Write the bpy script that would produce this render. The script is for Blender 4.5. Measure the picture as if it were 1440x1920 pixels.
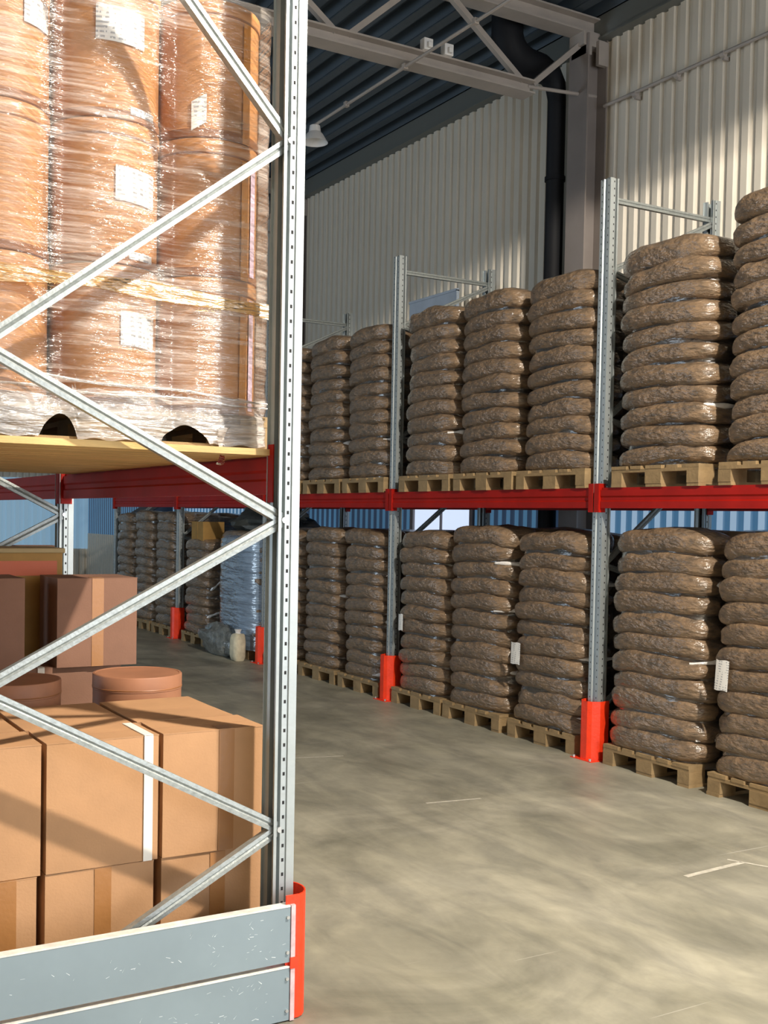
import bpy, bmesh, math, random
from mathutils import Vector, Matrix, noise
S = bpy.context.scene
for o in list(bpy.data.objects): bpy.data.objects.remove(o)
COL = S.collection
random.seed(7)

# ------------------------------------------------------------------ camera
YAW, PIT, ROL, FPX, CAMH, CX, CY = 0.51473, -0.03443, 0.01783, 2073.41, 1.71426, 650.47, 1040.94
fw = Vector((math.sin(YAW)*math.cos(PIT), math.cos(YAW)*math.cos(PIT), math.sin(PIT)))
rt = Vector((math.cos(YAW), -math.sin(YAW), 0)); up = rt.cross(fw)
r2 = rt*math.cos(ROL) + up*math.sin(ROL); u2 = -rt*math.sin(ROL) + up*math.cos(ROL)
cd = bpy.data.cameras.new('camera'); cam = bpy.data.objects.new('camera', cd); COL.objects.link(cam)
m = Matrix((r2, u2, -fw)).transposed().to_4x4(); m.translation = Vector((0, 0, CAMH)); cam.matrix_world = m
cd.sensor_fit = 'AUTO'; cd.sensor_width = 36; cd.lens = FPX*36/1920
cd.shift_x = (720-CX)/1920; cd.shift_y = (CY-960)/1920; cd.clip_start = .05; cd.clip_end = 200
S.camera = cam

# ------------------------------------------------------------------ world, lamps, exposure
w = bpy.data.worlds.new('sky'); S.world = w; w.use_nodes = True
w.node_tree.nodes['Background'].inputs[0].default_value = (.55, .72, 1, 1)
w.node_tree.nodes['Background'].inputs[1].default_value = 1.2
S.view_settings.view_transform = 'Standard'; S.view_settings.look = 'None'
S.view_settings.exposure = 0.0; S.view_settings.gamma = 1; S.view_settings.use_curve_mapping = False

def lamp(name, typ, loc, energy, color, target=None, **kw):
    l = bpy.data.lights.new(name, typ); l.energy = energy; l.color = color
    for k, v in kw.items(): setattr(l, k, v)
    o = bpy.data.objects.new(name, l); COL.objects.link(o); o.location = loc
    if target is not None:
        o.rotation_euler = (Vector(target)-Vector(loc)).to_track_quat('-Z', 'Y').to_euler()
    return o
# daylight through the loading gate in the wall behind the camera
lamp('gate_daylight', 'AREA', (4.2, -4.85, 2.1), 330, (.93, .96, 1), (4.2, 0, 1.9), shape='RECTANGLE', size=5.0, size_y=3.8)
# high bay lamp over the aisle (housing built further down), then added fill lights
LAMPX = 5.0
lamp('overhead_spot', 'SPOT', (3.5, .2, 6.0), 3500, (1, .90, .76), (3.5, .2, 0), spot_size=math.radians(165.2), spot_blend=.05, shadow_soft_size=.12)
lamp('overhead_spot', 'SPOT', (-1.2, -.5, 5.62), 170, (1, .90, .76), (-1.2, -.5, 0), spot_size=math.radians(167), spot_blend=.04, shadow_soft_size=.10)  # added fill from the left, no lamp housing belongs to it
lamp('far_left_fill', 'AREA', (-7.8, 13.5, 1.9), 400, (.66, .83, 1), (0, 13.2, 1.4), shape='RECTANGLE', size=4.0, size_y=4.0)  # added fill for the far stacks; the left wall has no gate
lamp('near_left_fill', 'AREA', (-7.8, 3.5, 2.3), 40, (.86, .93, 1), (0, 3.5, 2.0), shape='RECTANGLE', size=4.0, size_y=4.0)  # added weak fill from the closed left wall

# ------------------------------------------------------------------ materials
def mat(name, col, rough=.6, metal=0., nscale=0, namp=0., bump=0., bscale=40, coat=0., stretch=None, coatr=.15, spec=.5, col2=None, detail=4):
    M = bpy.data.materials.new(name); M.use_nodes = True
    nt = M.node_tree; N = nt.nodes; L = nt.links; b = N['Principled BSDF']
    b.inputs['Base Color'].default_value = (*col, 1); b.inputs['Roughness'].default_value = rough
    b.inputs['Metallic'].default_value = metal; b.inputs['Coat Weight'].default_value = coat
    b.inputs['Coat Roughness'].default_value = coatr; b.inputs['Specular IOR Level'].default_value = spec
    tc = N.new('ShaderNodeTexCoord'); vec = tc.outputs['Object']
    oi = N.new('ShaderNodeObjectInfo'); ad = N.new('ShaderNodeVectorMath'); ad.operation = 'ADD'
    cx = N.new('ShaderNodeCombineXYZ'); ml = N.new('ShaderNodeMath'); ml.operation = 'MULTIPLY'; ml.inputs[1].default_value = 37
    L.new(oi.outputs['Random'], ml.inputs[0])
    for i in range(3): L.new(ml.outputs[0], cx.inputs[i])
    L.new(vec, ad.inputs[0]); L.new(cx.outputs[0], ad.inputs[1]); vec = ad.outputs[0]
    if stretch:
        mp = N.new('ShaderNodeMapping'); mp.inputs['Scale'].default_value = stretch
        L.new(vec, mp.inputs['Vector']); vec = mp.outputs[0]
    if nscale:
        n = N.new('ShaderNodeTexNoise'); n.inputs['Scale'].default_value = nscale; n.inputs['Detail'].default_value = detail
        n.inputs['Roughness'].default_value = .6
        L.new(vec, n.inputs['Vector'])
        r = N.new('ShaderNodeValToRGB'); r.color_ramp.elements[0].position = .3; r.color_ramp.elements[1].position = .7
        c2 = col2 or tuple(min(1, c*(1+namp)) for c in col); c1 = col if col2 else tuple(c*(1-namp) for c in col)
        r.color_ramp.elements[0].color = (*c1, 1); r.color_ramp.elements[1].color = (*c2, 1)
        L.new(n.outputs[0], r.inputs[0]); L.new(r.outputs[0], b.inputs['Base Color'])
    if bump:
        n2 = N.new('ShaderNodeTexNoise'); n2.inputs['Scale'].default_value = bscale; n2.inputs['Detail'].default_value = 3
        L.new(vec, n2.inputs['Vector'])
        bp = N.new('ShaderNodeBump'); bp.inputs['Strength'].default_value = bump; bp.inputs['Distance'].default_value = .02
        L.new(n2.outputs[0], bp.inputs['Height']); L.new(bp.outputs[0], b.inputs['Normal']); L.new(bp.outputs[0], b.inputs['Coat Normal'])
    return M
M_galv = mat('galvanised_steel', (.40, .44, .45), .45, .55, 9, .06, .03, 60)
M_galvb = mat('galvanised_brace', (.34, .37, .37), .45, .6, 60, .16, .1, 90)
M_dark = mat('slot_black', (.01, .01, .012), .8)
M_red = mat('red_beam_paint', (.34, .008, .003), .5, 0, 5, .15, spec=.2)
M_guard = mat('orange_red_guard_paint', (.86, .045, .01), .4, 0, 12, .12, .1, 50)
M_plank = mat('barrier_grey_paint', (.235, .30, .345), .4, .25, 3, .06)
M_plankedge = mat('barrier_pale_edge', (.75, .74, .70), .4, .2, 30, .15)  # paler tone along the top edge of the planks
M_scratch = mat('scratch_bare_metal', (.72, .78, .82), .4, .3)
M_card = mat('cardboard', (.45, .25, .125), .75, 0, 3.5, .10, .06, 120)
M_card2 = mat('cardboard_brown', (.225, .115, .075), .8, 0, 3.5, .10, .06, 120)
M_cardtape = mat('brown_parcel_tape', (.36, .165, .055), .35, 0, 0, 0, .05, 60)
M_strap = mat('white_strap', (.85, .82, .76), .4)
M_drum = mat('fibre_drum_board', (.50, .235, .085), .5, 0, 2.2, .10, .05, 30, coat=.25, stretch=(1, 1, 2.5))
M_rim = mat('drum_rim', (.30, .12, .045), .45, 0, 6, .2)
M_rim2 = mat('drum_lid', (.34, .15, .08), .6, 0, 6, .12)
M_wood = mat('pallet_wood', (.30, .205, .10), .75, 0, 7, .2, .15, 40, stretch=(1, 1, 1))
M_wood2 = mat('shelf_board_wood', (.60, .40, .16), .65, 0, 3, .25, .1, 30, stretch=(1, 6, 6))
M_paper = mat('label_paper', (.82, .80, .76), .6)
M_column = mat('column_paint', (.24, .21, .195), .5, 0, 2, .1)
M_truss = mat('truss_paint', (.40, .36, .33), .45, 0, 3, .1)
M_deck = mat('roof_deck_steel', (.075, .10, .125), .5, .2, .8, .15)
M_pipe = mat('downpipe_dark', (.008, .009, .012), .65, spec=.25)
M_white = mat('white_plastic', (.78, .78, .78), .5)
M_wall = mat('corrugated_wall_sheet', (.70, .65, .56), .5, .0, .6, .05)
M_bluewrap = mat('bluegrey_board', (.33, .40, .50), .5, 0, 5, .1)
M_navy = mat('navy_plastic', (.02, .035, .07), .35)
M_goldbox = mat('yellow_cardboard', (.36, .20, .05), .7, 0, 6, .15)
M_orange = mat('orange_band', (.55, .10, .02), .5)
M_bolt = mat('bolt_steel', (.55, .56, .56), .35, .8)

def sack_material():
    M = mat('brown_sack_paper', (.10, .073, .050), .45, 0, 9, .3, .8, 15, coat=1., col2=(.29, .19, .11), coatr=.2, stretch=(1.3, 1.3, 4), detail=9)
    return M
M_sack = sack_material()

def film_material(name, base, tint, streak=(2, 2, 60), lo=.06, hi=.55, rough=.14, p0=.45, p1=.8, bumps=.6, bsc=30, spec=.9, gloss=1.2):
    M = bpy.data.materials.new(name); M.use_nodes = True
    nt = M.node_tree; N = nt.nodes; L = nt.links; b = N['Principled BSDF']; out = N['Material Output']
    b.inputs['Base Color'].default_value = (*tint, 1); b.inputs['Roughness'].default_value = rough
    b.inputs['Specular IOR Level'].default_value = spec; b.inputs['Coat Weight'].default_value = .6; b.inputs['Coat Roughness'].default_value = .08
    tr = N.new('ShaderNodeBsdfTransparent'); tr.inputs[0].default_value = (*base, 1)
    mx = N.new('ShaderNodeMixShader'); tc = N.new('ShaderNodeTexCoord')
    mp = N.new('ShaderNodeMapping'); mp.inputs['Scale'].default_value = streak; mp.inputs['Rotation'].default_value = (.03, .06, 0)
    L.new(tc.outputs['Object'], mp.inputs[0])
    n = N.new('ShaderNodeTexNoise'); n.inputs['Scale'].default_value = 1; n.inputs['Detail'].default_value = 5; n.inputs['Roughness'].default_value = .65
    L.new(mp.outputs[0], n.inputs['Vector'])
    n3 = N.new('ShaderNodeTexNoise'); n3.inputs['Scale'].default_value = 2.6; n3.inputs['Detail'].default_value = 2
    L.new(tc.outputs['Object'], n3.inputs['Vector'])
    mu = N.new('ShaderNodeMath'); mu.operation = 'ADD'; L.new(n.outputs[0], mu.inputs[0])
    m5 = N.new('ShaderNodeMath'); m5.operation = 'MULTIPLY_ADD'; m5.inputs[1].default_value = .9; m5.inputs[2].default_value = -.45
    L.new(n3.outputs[0], m5.inputs[0]); L.new(m5.outputs[0], mu.inputs[1])
    mr = N.new('ShaderNodeMapRange'); mr.inputs[1].default_value = p0; mr.inputs[2].default_value = p1
    mr.inputs[3].default_value = lo; mr.inputs[4].default_value = hi
    L.new(mu.outputs[0], mr.inputs[0]); L.new(mr.outputs[0], mx.inputs[0])
    mp2 = N.new('ShaderNodeMapping'); mp2.inputs['Scale'].default_value = (bsc*.35, bsc*.35, bsc*2.2); L.new(tc.outputs['Object'], mp2.inputs[0])
    n2 = N.new('ShaderNodeTexNoise'); n2.inputs['Scale'].default_value = 1; n2.inputs['Detail'].default_value = 3; L.new(mp2.outputs[0], n2.inputs['Vector'])
    bp = N.new('ShaderNodeBump'); bp.inputs['Strength'].default_value = bumps; bp.inputs['Distance'].default_value = .03
    L.new(n2.outputs[0], bp.inputs['Height']); L.new(bp.outputs[0], b.inputs['Normal']); L.new(bp.outputs[0], b.inputs['Coat Normal'])
    L.new(tr.outputs[0], mx.inputs[1]); L.new(b.outputs[0], mx.inputs[2])
    fr = N.new('ShaderNodeFresnel'); fr.inputs[0].default_value = 1.5; L.new(bp.outputs[0], fr.inputs['Normal'])
    fm = N.new('ShaderNodeMath'); fm.operation = 'MULTIPLY'; fm.inputs[1].default_value = gloss; fm.use_clamp = True; L.new(fr.outputs[0], fm.inputs[0])
    gl = N.new('ShaderNodeBsdfGlossy'); gl.inputs['Roughness'].default_value = rough; L.new(bp.outputs[0], gl.inputs['Normal'])
    m9 = N.new('ShaderNodeMixShader'); L.new(fm.outputs[0], m9.inputs[0]); L.new(mx.outputs[0], m9.inputs[1]); L.new(gl.outputs[0], m9.inputs[2])
    L.new(m9.outputs[0], out.inputs[0])
    return M
M_film = film_material('stretch_film', (.97, .97, .97), (.82, .74, .68), (1.3, 1.3, 60), .05, .50, gloss=.55)
M_filmlow = film_material('stretch_film_bundle', (.9, .9, .9), (.80, .76, .74), (2, 2, 30), .30, .85, rough=.25)
M_filmsack = film_material('stretch_film_sacks', (.98, .98, .98), (.42, .33, .25), (2, 2, 34), .05, .34, rough=.26, gloss=3.0, bumps=.6, bsc=14)
M_filmblue = film_material('bluish_film', (.6, .7, .85), (.40, .55, .75), (1, 1, 22), .6, .95, rough=.2, bumps=1.0, bsc=9, gloss=2.5)
M_fold = mat('film_fold_white', (.80, .78, .76), .25, 0, 20, .1, .4, 30, coat=.8)

def floor_material():
    M = bpy.data.materials.new('polished_concrete'); M.use_nodes = True
    nt = M.node_tree; N = nt.nodes; L = nt.links; b = N['Principled BSDF']
    g = N.new('ShaderNodeTexCoord')
    def noise_n(sc, det, st=None, rot=0):
        v = g.outputs['Object']
        if st:
            mp = N.new('ShaderNodeMapping'); mp.inputs['Scale'].default_value = st; mp.inputs['Rotation'].default_value = (0, 0, rot); L.new(v, mp.inputs[0]); v = mp.outputs[0]
        n = N.new('ShaderNodeTexNoise'); n.inputs['Scale'].default_value = sc; n.inputs['Detail'].default_value = det; n.inputs['Roughness'].default_value = .62
        n.inputs['Distortion'].default_value = .6
        L.new(v, n.inputs['Vector']); return n.outputs[0]
    a = noise_n(1.1, 8); r = N.new('ShaderNodeValToRGB'); e = r.color_ramp.elements
    e[0].position = .30; e[0].color = (.19, .185, .145, 1); e[1].position = .72; e[1].color = (.45, .43, .35, 1)
    L.new(a, r.inputs[0])
    s = noise_n(4.5, 6, (1, .35, 1), .5); r3 = N.new('ShaderNodeValToRGB'); r3.color_ramp.elements[0].position = .35; r3.color_ramp.elements[1].position = .7
    r3.color_ramp.elements[0].color = (.72, .72, .72, 1); r3.color_ramp.elements[1].color = (1.12, 1.1, 1.05, 1)
    L.new(s, r3.inputs[0])
    mx = N.new('ShaderNodeMix'); mx.data_type = 'RGBA'; mx.blend_type = 'MULTIPLY'; mx.inputs[0].default_value = 1
    L.new(r.outputs[0], mx.inputs[6]); L.new(r3.outputs[0], mx.inputs[7])
    # thin pale scratches
    last = mx.outputs[2]
    for k, (rot, sc, th) in enumerate(((.35, (.5, 26, 1), .735), (1.25, (.45, 22, 1), .75), (-.6, (.4, 30, 1), .75))):
        q = noise_n(1, 2, sc, rot); mr = N.new('ShaderNodeMapRange'); mr.inputs[1].default_value = th; mr.inputs[2].default_value = th+.02; mr.inputs[4].default_value = .5
        L.new(q, mr.inputs[0]); m2 = N.new('ShaderNodeMix'); m2.data_type = 'RGBA'; m2.inputs[7].default_value = (.5, .48, .42, 1)
        L.new(mr.outputs[0], m2.inputs[0]); L.new(last, m2.inputs[6]); last = m2.outputs[2]
    L.new(last, b.inputs['Base Color'])
    rr = noise_n(2.2, 5); mr = N.new('ShaderNodeMapRange'); mr.inputs[3].default_value = .32; mr.inputs[4].default_value = .68; L.new(rr, mr.inputs[0]); L.new(mr.outputs[0], b.inputs['Roughness'])
    bp = N.new('ShaderNodeBump'); bp.inputs['Strength'].default_value = .12; bp.inputs['Distance'].default_value = .01
    L.new(noise_n(30, 4), bp.inputs['Height']); L.new(bp.outputs[0], b.inputs['Normal'])
    return M
M_floor = floor_material()

def label_material():
    M = bpy.data.materials.new('printed_label'); M.use_nodes = True
    nt = M.node_tree; N = nt.nodes; L = nt.links; b = N['Principled BSDF']; b.inputs['Roughness'].default_value = .5
    tc = N.new('ShaderNodeTexCoord'); mp = N.new('ShaderNodeMapping'); mp.inputs['Scale'].default_value = (70, 70, 12)
    L.new(tc.outputs['Object'], mp.inputs[0]); n = N.new('ShaderNodeTexNoise'); n.inputs['Scale'].default_value = 1; n.inputs['Detail'].default_value = 1
    L.new(mp.outputs[0], n.inputs['Vector'])
    wv = N.new('ShaderNodeTexWave'); wv.bands_direction = 'Z'; wv.inputs['Scale'].default_value = 20; L.new(tc.outputs['Object'], wv.inputs['Vector'])
    a = N.new('ShaderNodeMath'); a.operation = 'GREATER_THAN'; a.inputs[1].default_value = .52; L.new(n.outputs[0], a.inputs[0])
    c = N.new('ShaderNodeMath'); c.operation = 'GREATER_THAN'; c.inputs[1].default_value = .6; L.new(wv.outputs[1], c.inputs[0])
    d = N.new('ShaderNodeMath'); d.operation = 'MULTIPLY'; L.new(a.outputs[0], d.inputs[0]); L.new(c.outputs[0], d.inputs[1])
    mx = N.new('ShaderNodeMix'); mx.data_type = 'RGBA'; mx.inputs[6].default_value = (.84, .83, .80, 1); mx.inputs[7].default_value = (.42, .43, .45, 1)
    L.new(d.outputs[0], mx.inputs[0]); L.new(mx.outputs[2], b.inputs['Base Color'])
    return M
M_label = label_material()

def glow_material(name, col, strength):
    M = bpy.data.materials.new(name); M.use_nodes = True; b = M.node_tree.nodes['Principled BSDF']
    b.inputs['Base Color'].default_value = (*[min(1, c) for c in col], 1); b.inputs['Roughness'].default_value = .4
    b.inputs['Emission Color'].default_value = (*col, 1); b.inputs['Emission Strength'].default_value = strength
    return M
M_day = glow_material('daylit_translucent_sheet', (.08, .20, .34), .55)
M_daydim = glow_material('dim_translucent_sheet', (.05, .09, .16), .35)
M_endglow = glow_material('end_wall_daylight_glow', (.22, .36, .48), .6)
M_rib = glow_material('rib_highlight_glow', (.42, .60, .80), .55)  # emission paints the ribs lighter than the sheet
M_pane = glow_material('daylit_pane', (.62, .72, .90), 1.0)

# ------------------------------------------------------------------ mesh helpers
def link(name, me, material=None, parent=None, loc=None, rot=None):
    o = bpy.data.objects.new(name, me); COL.objects.link(o)
    if material is not None and len(me.materials) == 0: me.materials.append(material)
    if parent is not None: o.parent = parent
    if loc is not None: o.location = loc
    if rot is not None: o.rotation_euler = rot
    return o
def tag(o, label=None, cat=None, group=None, kind=None):
    if label: o['label'] = label
    if cat: o['category'] = cat
    if group: o['group'] = group
    if kind: o['kind'] = kind
    return o
def thing(name, loc, label, cat, group=None, rz=0):
    o = bpy.data.objects.new(name, None); COL.objects.link(o); o.location = loc; o.rotation_euler = (0, 0, rz); o.empty_display_size = .1
    return tag(o, label, cat, group)
class MB:
    def __init__(s): s.v = []; s.f = []
    def add(s, vs, fs):
        n = len(s.v); s.v += [tuple(v) for v in vs]; s.f += [tuple(i+n for i in f) for f in fs]
    def box(s, x0, y0, z0, x1, y1, z1):
        s.add([(x0,y0,z0),(x1,y0,z0),(x1,y1,z0),(x0,y1,z0),(x0,y0,z1),(x1,y0,z1),(x1,y1,z1),(x0,y1,z1)],
              [(0,3,2,1),(4,5,6,7),(0,1,5,4),(1,2,6,5),(2,3,7,6),(3,0,4,7)])
    def bar(s, a, b, w, h, upv=(0, 0, 1)):
        a = Vector(a); b = Vector(b); d = (b-a).normalized(); u = Vector(upv)
        if abs(d.dot(u)) > .98: u = Vector((1, 0, 0))
        sd = d.cross(u).normalized(); u = sd.cross(d)
        vs = [p + sd*(i*w/2) + u*(j*h/2) for p in (a, b) for i, j in ((-1,-1),(1,-1),(1,1),(-1,1))]
        s.add(vs, [(0,1,2,3),(7,6,5,4),(0,4,5,1),(1,5,6,2),(2,6,7,3),(3,7,4,0)])
    def tube(s, pts, r, n=10, caps=True):
        pts = [Vector(p) for p in pts]; rings = []; k0 = len(s.v)
        rr = r if isinstance(r, (list, tuple)) else [r]*len(pts)
        for i, p in enumerate(pts):
            d = (pts[min(i+1, len(pts)-1)]-pts[max(i-1, 0)]).normalized()
            a = Vector((0, 0, 1)) if abs(d.z) < .9 else Vector((1, 0, 0))
            sd = d.cross(a).normalized(); u = sd.cross(d)
            s.v += [tuple(p+(sd*math.cos(2*math.pi*j/n)+u*math.sin(2*math.pi*j/n))*rr[i]) for j in range(n)]
        for i in range(len(pts)-1):
            for j in range(n):
                a = k0+i*n+j; b = k0+i*n+(j+1) % n; s.f.append((a, b, b+n, a+n))
        if caps:
            s.f.append(tuple(k0+j for j in range(n))[::-1]); e = k0+(len(pts)-1)*n; s.f.append(tuple(e+j for j in range(n)))
    def prism(s, poly, a, b, axis='z', closed=True):
        """extrude a 2D outline; axis z: (x,y) outline; axis y: (x,z) outline; axis x: (y,z) outline"""
        def P(p, t): return {'z': (p[0], p[1], t), 'y': (p[0], t, p[1]), 'x': (t, p[0], p[1])}[axis]
        n = len(poly); k = len(s.v); s.v += [P(p, a) for p in poly]+[P(p, b) for p in poly]
        for i in range(n if closed else n-1):
            j = (i+1) % n; s.f.append((k+i, k+j, k+n+j, k+n+i))
        if closed: s.f.append(tuple(range(k, k+n))[::-1]); s.f.append(tuple(range(k+n, k+2*n)))
    def lathe(s, prof, n=40, c=(0, 0, 0)):
        k = len(s.v)
        for r, z in prof: s.v += [(c[0]+r*math.cos(2*math.pi*j/n), c[1]+r*math.sin(2*math.pi*j/n), c[2]+z) for j in range(n)]
        for i in range(len(prof)-1):
            for j in range(n):
                a = k+i*n+j; b = k+i*n+(j+1) % n; s.f.append((a, b, b+n, a+n))
        s.f.append(tuple(range(k, k+n))[::-1]); e = k+(len(prof)-1)*n; s.f.append(tuple(range(e, e+n)))
    def mesh(s, name='m', smooth=False, fix=True):
        me = bpy.data.meshes.new(name); me.from_pydata(s.v, [], s.f)
        if fix:
            bm = bmesh.new(); bm.from_mesh(me); bmesh.ops.recalc_face_normals(bm, faces=bm.faces); bm.to_mesh(me); bm.free()
        if smooth:
            me.polygons.foreach_set('use_smooth', [True]*len(me.polygons))
            try: me.set_sharp_from_angle(angle=math.radians(35))
            except Exception: pass
        me.update(); return me
    def ob(s, name, material, parent=None, loc=None, rot=None, smooth=False, bevel=0):
        o = link(name, s.mesh(name, smooth), material, parent, loc, rot)
        if bevel:
            b = o.modifiers.new('b', 'BEVEL'); b.width = bevel; b.segments = 2; b.limit_method = 'ANGLE'
        return o
def ribbon(poly, t):
    """closed outline of thickness t around an open 2D polyline"""
    L_, R_ = [], []
    for i, p in enumerate(poly):
        a = Vector(poly[max(i-1, 0)]); b = Vector(poly[min(i+1, len(poly)-1)]); d = (b-a).normalized(); n = Vector((-d.y, d.x))*t/2
        L_.append((p[0]+n.x, p[1]+n.y)); R_.append((p[0]-n.x, p[1]-n.y))
    return L_+R_[::-1]

# ------------------------------------------------------------------ the building
WX = 7.2; ZE = 6.25; Y0, Y1 = -5.0, 24.6; X0 = -8.0
b = MB(); b.box(X0-.2, Y0-.2, -.2, WX+.2, Y1+.2, 0); tag(b.ob('floor', M_floor), kind='structure')
def corrugated(a0, a1, z0, z1, plane, axis, pitch=.14, depth=.03, out=1):
    """trapezoid sheet with vertical ribs; axis 'y': runs along y at x=plane, 'x': runs along x at y=plane"""
    b = MB(); prof = []; t = a0
    while t < a1-1e-6:
        for dt, dd in ((0, 0), (.34, 0), (.46, 1), (.88, 1), (1.0, 0)):
            q = min(t+dt*pitch, a1); prof.append((q, plane+out*dd*depth))
        t += pitch
    n = len(prof)
    for z in (z0, z1):
        for q, d in prof: b.v.append((d, q, z) if axis == 'y' else (q, d, z))
    for q, d in prof: pass
    b.f = [(i, i+1, n+i+1, n+i) for i in range(n-1) if prof[i] != prof[i+1]]
    return b
def wall_piece(name, m_, *a, **k):
    me = corrugated(*a, **k).mesh(name, fix=False); o = link(name, me, m_)
    if m_ in (M_day, M_daydim):          # backlit sheet: light-dark rib contrast painted in by a brighter glow on the crests
        me.materials.append(M_rib if m_ is M_day else M_day); pk = max if k.get('out', 1) > 0 else min
        ax = 0 if a[5] == 'y' else 1; lim = a[4]+k.get('out', 1)*.025
        for p in me.polygons:
            if all((me.vertices[v].co[ax]-lim)*k.get('out', 1) > 0 for v in p.vertices): p.material_index = 1
    sd = o.modifiers.new('s', 'SOLIDIFY'); sd.thickness = .012; sd.offset = 0
    return tag(o, kind='structure')
ZB0, ZB1 = 1.25, 2.45
wall_piece('wall_right', M_wall, Y0, Y1, ZB1, ZE+.1, WX, 'y', out=-1)
wall_piece('wall_right_lower', M_wall, Y0, Y1, 0, ZB0, WX, 'y', out=-1)
segs = [(Y0, 7.9, 'win'), (7.9, 9.9, 'dim'), (11.1, 14.0, 'dim'), (14.0, 19.9, 'win'), (19.9, Y1, 'dim')]
k = 1
for a, c, t in segs:
    wall_piece('window_%d' % k, M_day if t == 'win' else M_daydim, a, c, ZB0, ZB1, WX, 'y', out=-1); k += 1
# plain window between two posts
win = MB(); win.box(WX-.02, 9.9, ZB0, WX+.01, 11.1, ZB1); wo = tag(win.ob('window_%d' % k, M_pane), kind='structure'); k += 1
fr = MB()
for y in (9.9, 11.1): fr.box(WX-.05, y-.03, ZB0, WX+.0, y+.03, ZB1)
for z in (ZB0, ZB1): fr.box(WX-.05, 9.9, z-.03, WX, 11.1, z+.03)
fr.box(WX-.045, 10.49, ZB0, WX, 10.51, ZB1)
fr.ob('window_frame', M_column, wo)
# end wall
wall_piece('wall_far', M_wall, X0, WX, ZB1, ZE+.1, Y1, 'x', out=-1)
wall_piece('wall_far_lower', M_wall, X0, WX, 0, .9, Y1, 'x', out=-1)
wall_piece('window_%d' % k, M_endglow, X0, WX, .9, ZB1, Y1, 'x', pitch=.19, out=-1); k += 1  # daylight on the end wall, added as a glowing band of sheet
wall_piece('wall_left', M_wall, Y0, Y1, 0, ZE+.1, X0, 'y', out=1)
# wall behind the camera with the loading gate opening
b = MB(); b.box(X0, Y0-.1, 0, 1.7, Y0, ZE+.1); b.box(6.7, Y0-.1, 0, WX, Y0, ZE+.1); b.box(1.7, Y0-.1, 4.0, 6.7, Y0, ZE+.1)
tag(b.ob('wall_back', M_wall), kind='structure')
# roof deck
def deck():
    b = MB(); prof = []; x = X0-.2
    while x < WX+.2:
        for dx, z in ((0, 0), (.10, 0), (.14, .11), (.26, .11), (.30, 0)): prof.append((x+dx, ZE+.16+z))
        x += .30
    n = len(prof)
    for y in (Y0-.2, Y1+.2): b.v += [(p[0], y, p[1]) for p in prof]
    b.f = [(i, i+1, n+i+1, n+i) for i in range(n-1) if prof[i] != prof[i+1]]
    return b
o = link('ceiling', deck().mesh('ceiling', fix=False), M_deck); sd = o.modifiers.new('s', 'SOLIDIFY'); sd.thickness = .01; tag(o, kind='structure')
b = MB(); b.box(WX-.10, Y0, ZE-.06, WX+.02, Y1, ZE+.16); b.box(WX-.13, Y0, ZE-.075, WX-.0, Y1, ZE-.06)
tag(b.ob('trim_1', mat('eaves_flashing', (.15, .16, .15), .5)), kind='structure')
for xx in (X0,): pass
# columns and trusses every 6 m
def hsection(b, x0, x1, y0, y1, z0, z1, t=.014):
    b.box(x0, y0, z0, x0+t, y1, z1); b.box(x1-t, y0, z0, x1, y1, z1); b.box(x0+t, (y0+y1)/2-t/2, z0, x1-t, (y0+y1)/2+t/2, z1)
for i, yt in enumerate((2.1, 8.05, 14.1, 20.1)):
    c = MB(); c.box(6.93, yt-.13, 0, 6.945, yt+.13, 6.2); c.box(7.155, yt-.13, 0, 7.17, yt+.13, 6.2); c.box(6.945, yt-.008, 0, 7.155, yt+.008, 6.2)
    co = c.ob('trim_%d' % (2+i), M_column); tag(co, kind='structure')
    if i == 0: continue
    tr = thing('roof_truss', (0, yt, 0), ['', 'grey steel lattice truss nearest the camera, landing on the column by the black downpipe', 'grey steel roof truss further back, on the column at the dark wall corner', 'grey steel roof truss furthest back near the far wall'][i], 'truss', 'roof trusses')
    m_ = M_truss
    q = MB(); q.box(X0, -.09, 5.54, 6.36, .09, 5.556); q.box(X0, -.09, 5.646, 6.36, .09, 5.662); q.box(X0, -.008, 5.556, 6.36, .008, 5.646)
    q.ob('bottom_chord', m_, tr)
    q = MB(); q.box(X0, -.09, 6.22, 7.17, .09, 6.236); q.box(X0, -.09, 6.36, 7.17, .09, 6.376); q.box(X0, -.008, 6.236, 7.17, .008, 6.36)
    q.ob('top_chord', m_, tr)
    xn = 6.33
    while xn > X0+1:
        for (xa, xb) in ((xn+.06, xn+.72), (xn-.06, xn-.86)):
            q = MB(); q.bar((xa, 0, 5.66), (min(xb, 7.15), 0, 6.23), .05, .05, (0, 1, 0)); q.ob('web_diagonal', m_, tr)
        xn -= 1.92 if xn > 6 else 1.92
    q = MB(); q.tube([(6.34, 0, 5.63), (7.15, 0, 5.70)], .017, 8); q.ob('tie_rod', M_truss, tr)
    q = MB(); q.box(6.93, -.10, 6.02, 7.0, .10, 6.10); q.box(6.9, -.1, 6.1, 7.17, .1, 6.22); q.box(7.05, -.14, 5.93, 7.17, -.10, 6.15); q.ob('bearing_bracket', m_, tr)
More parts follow.
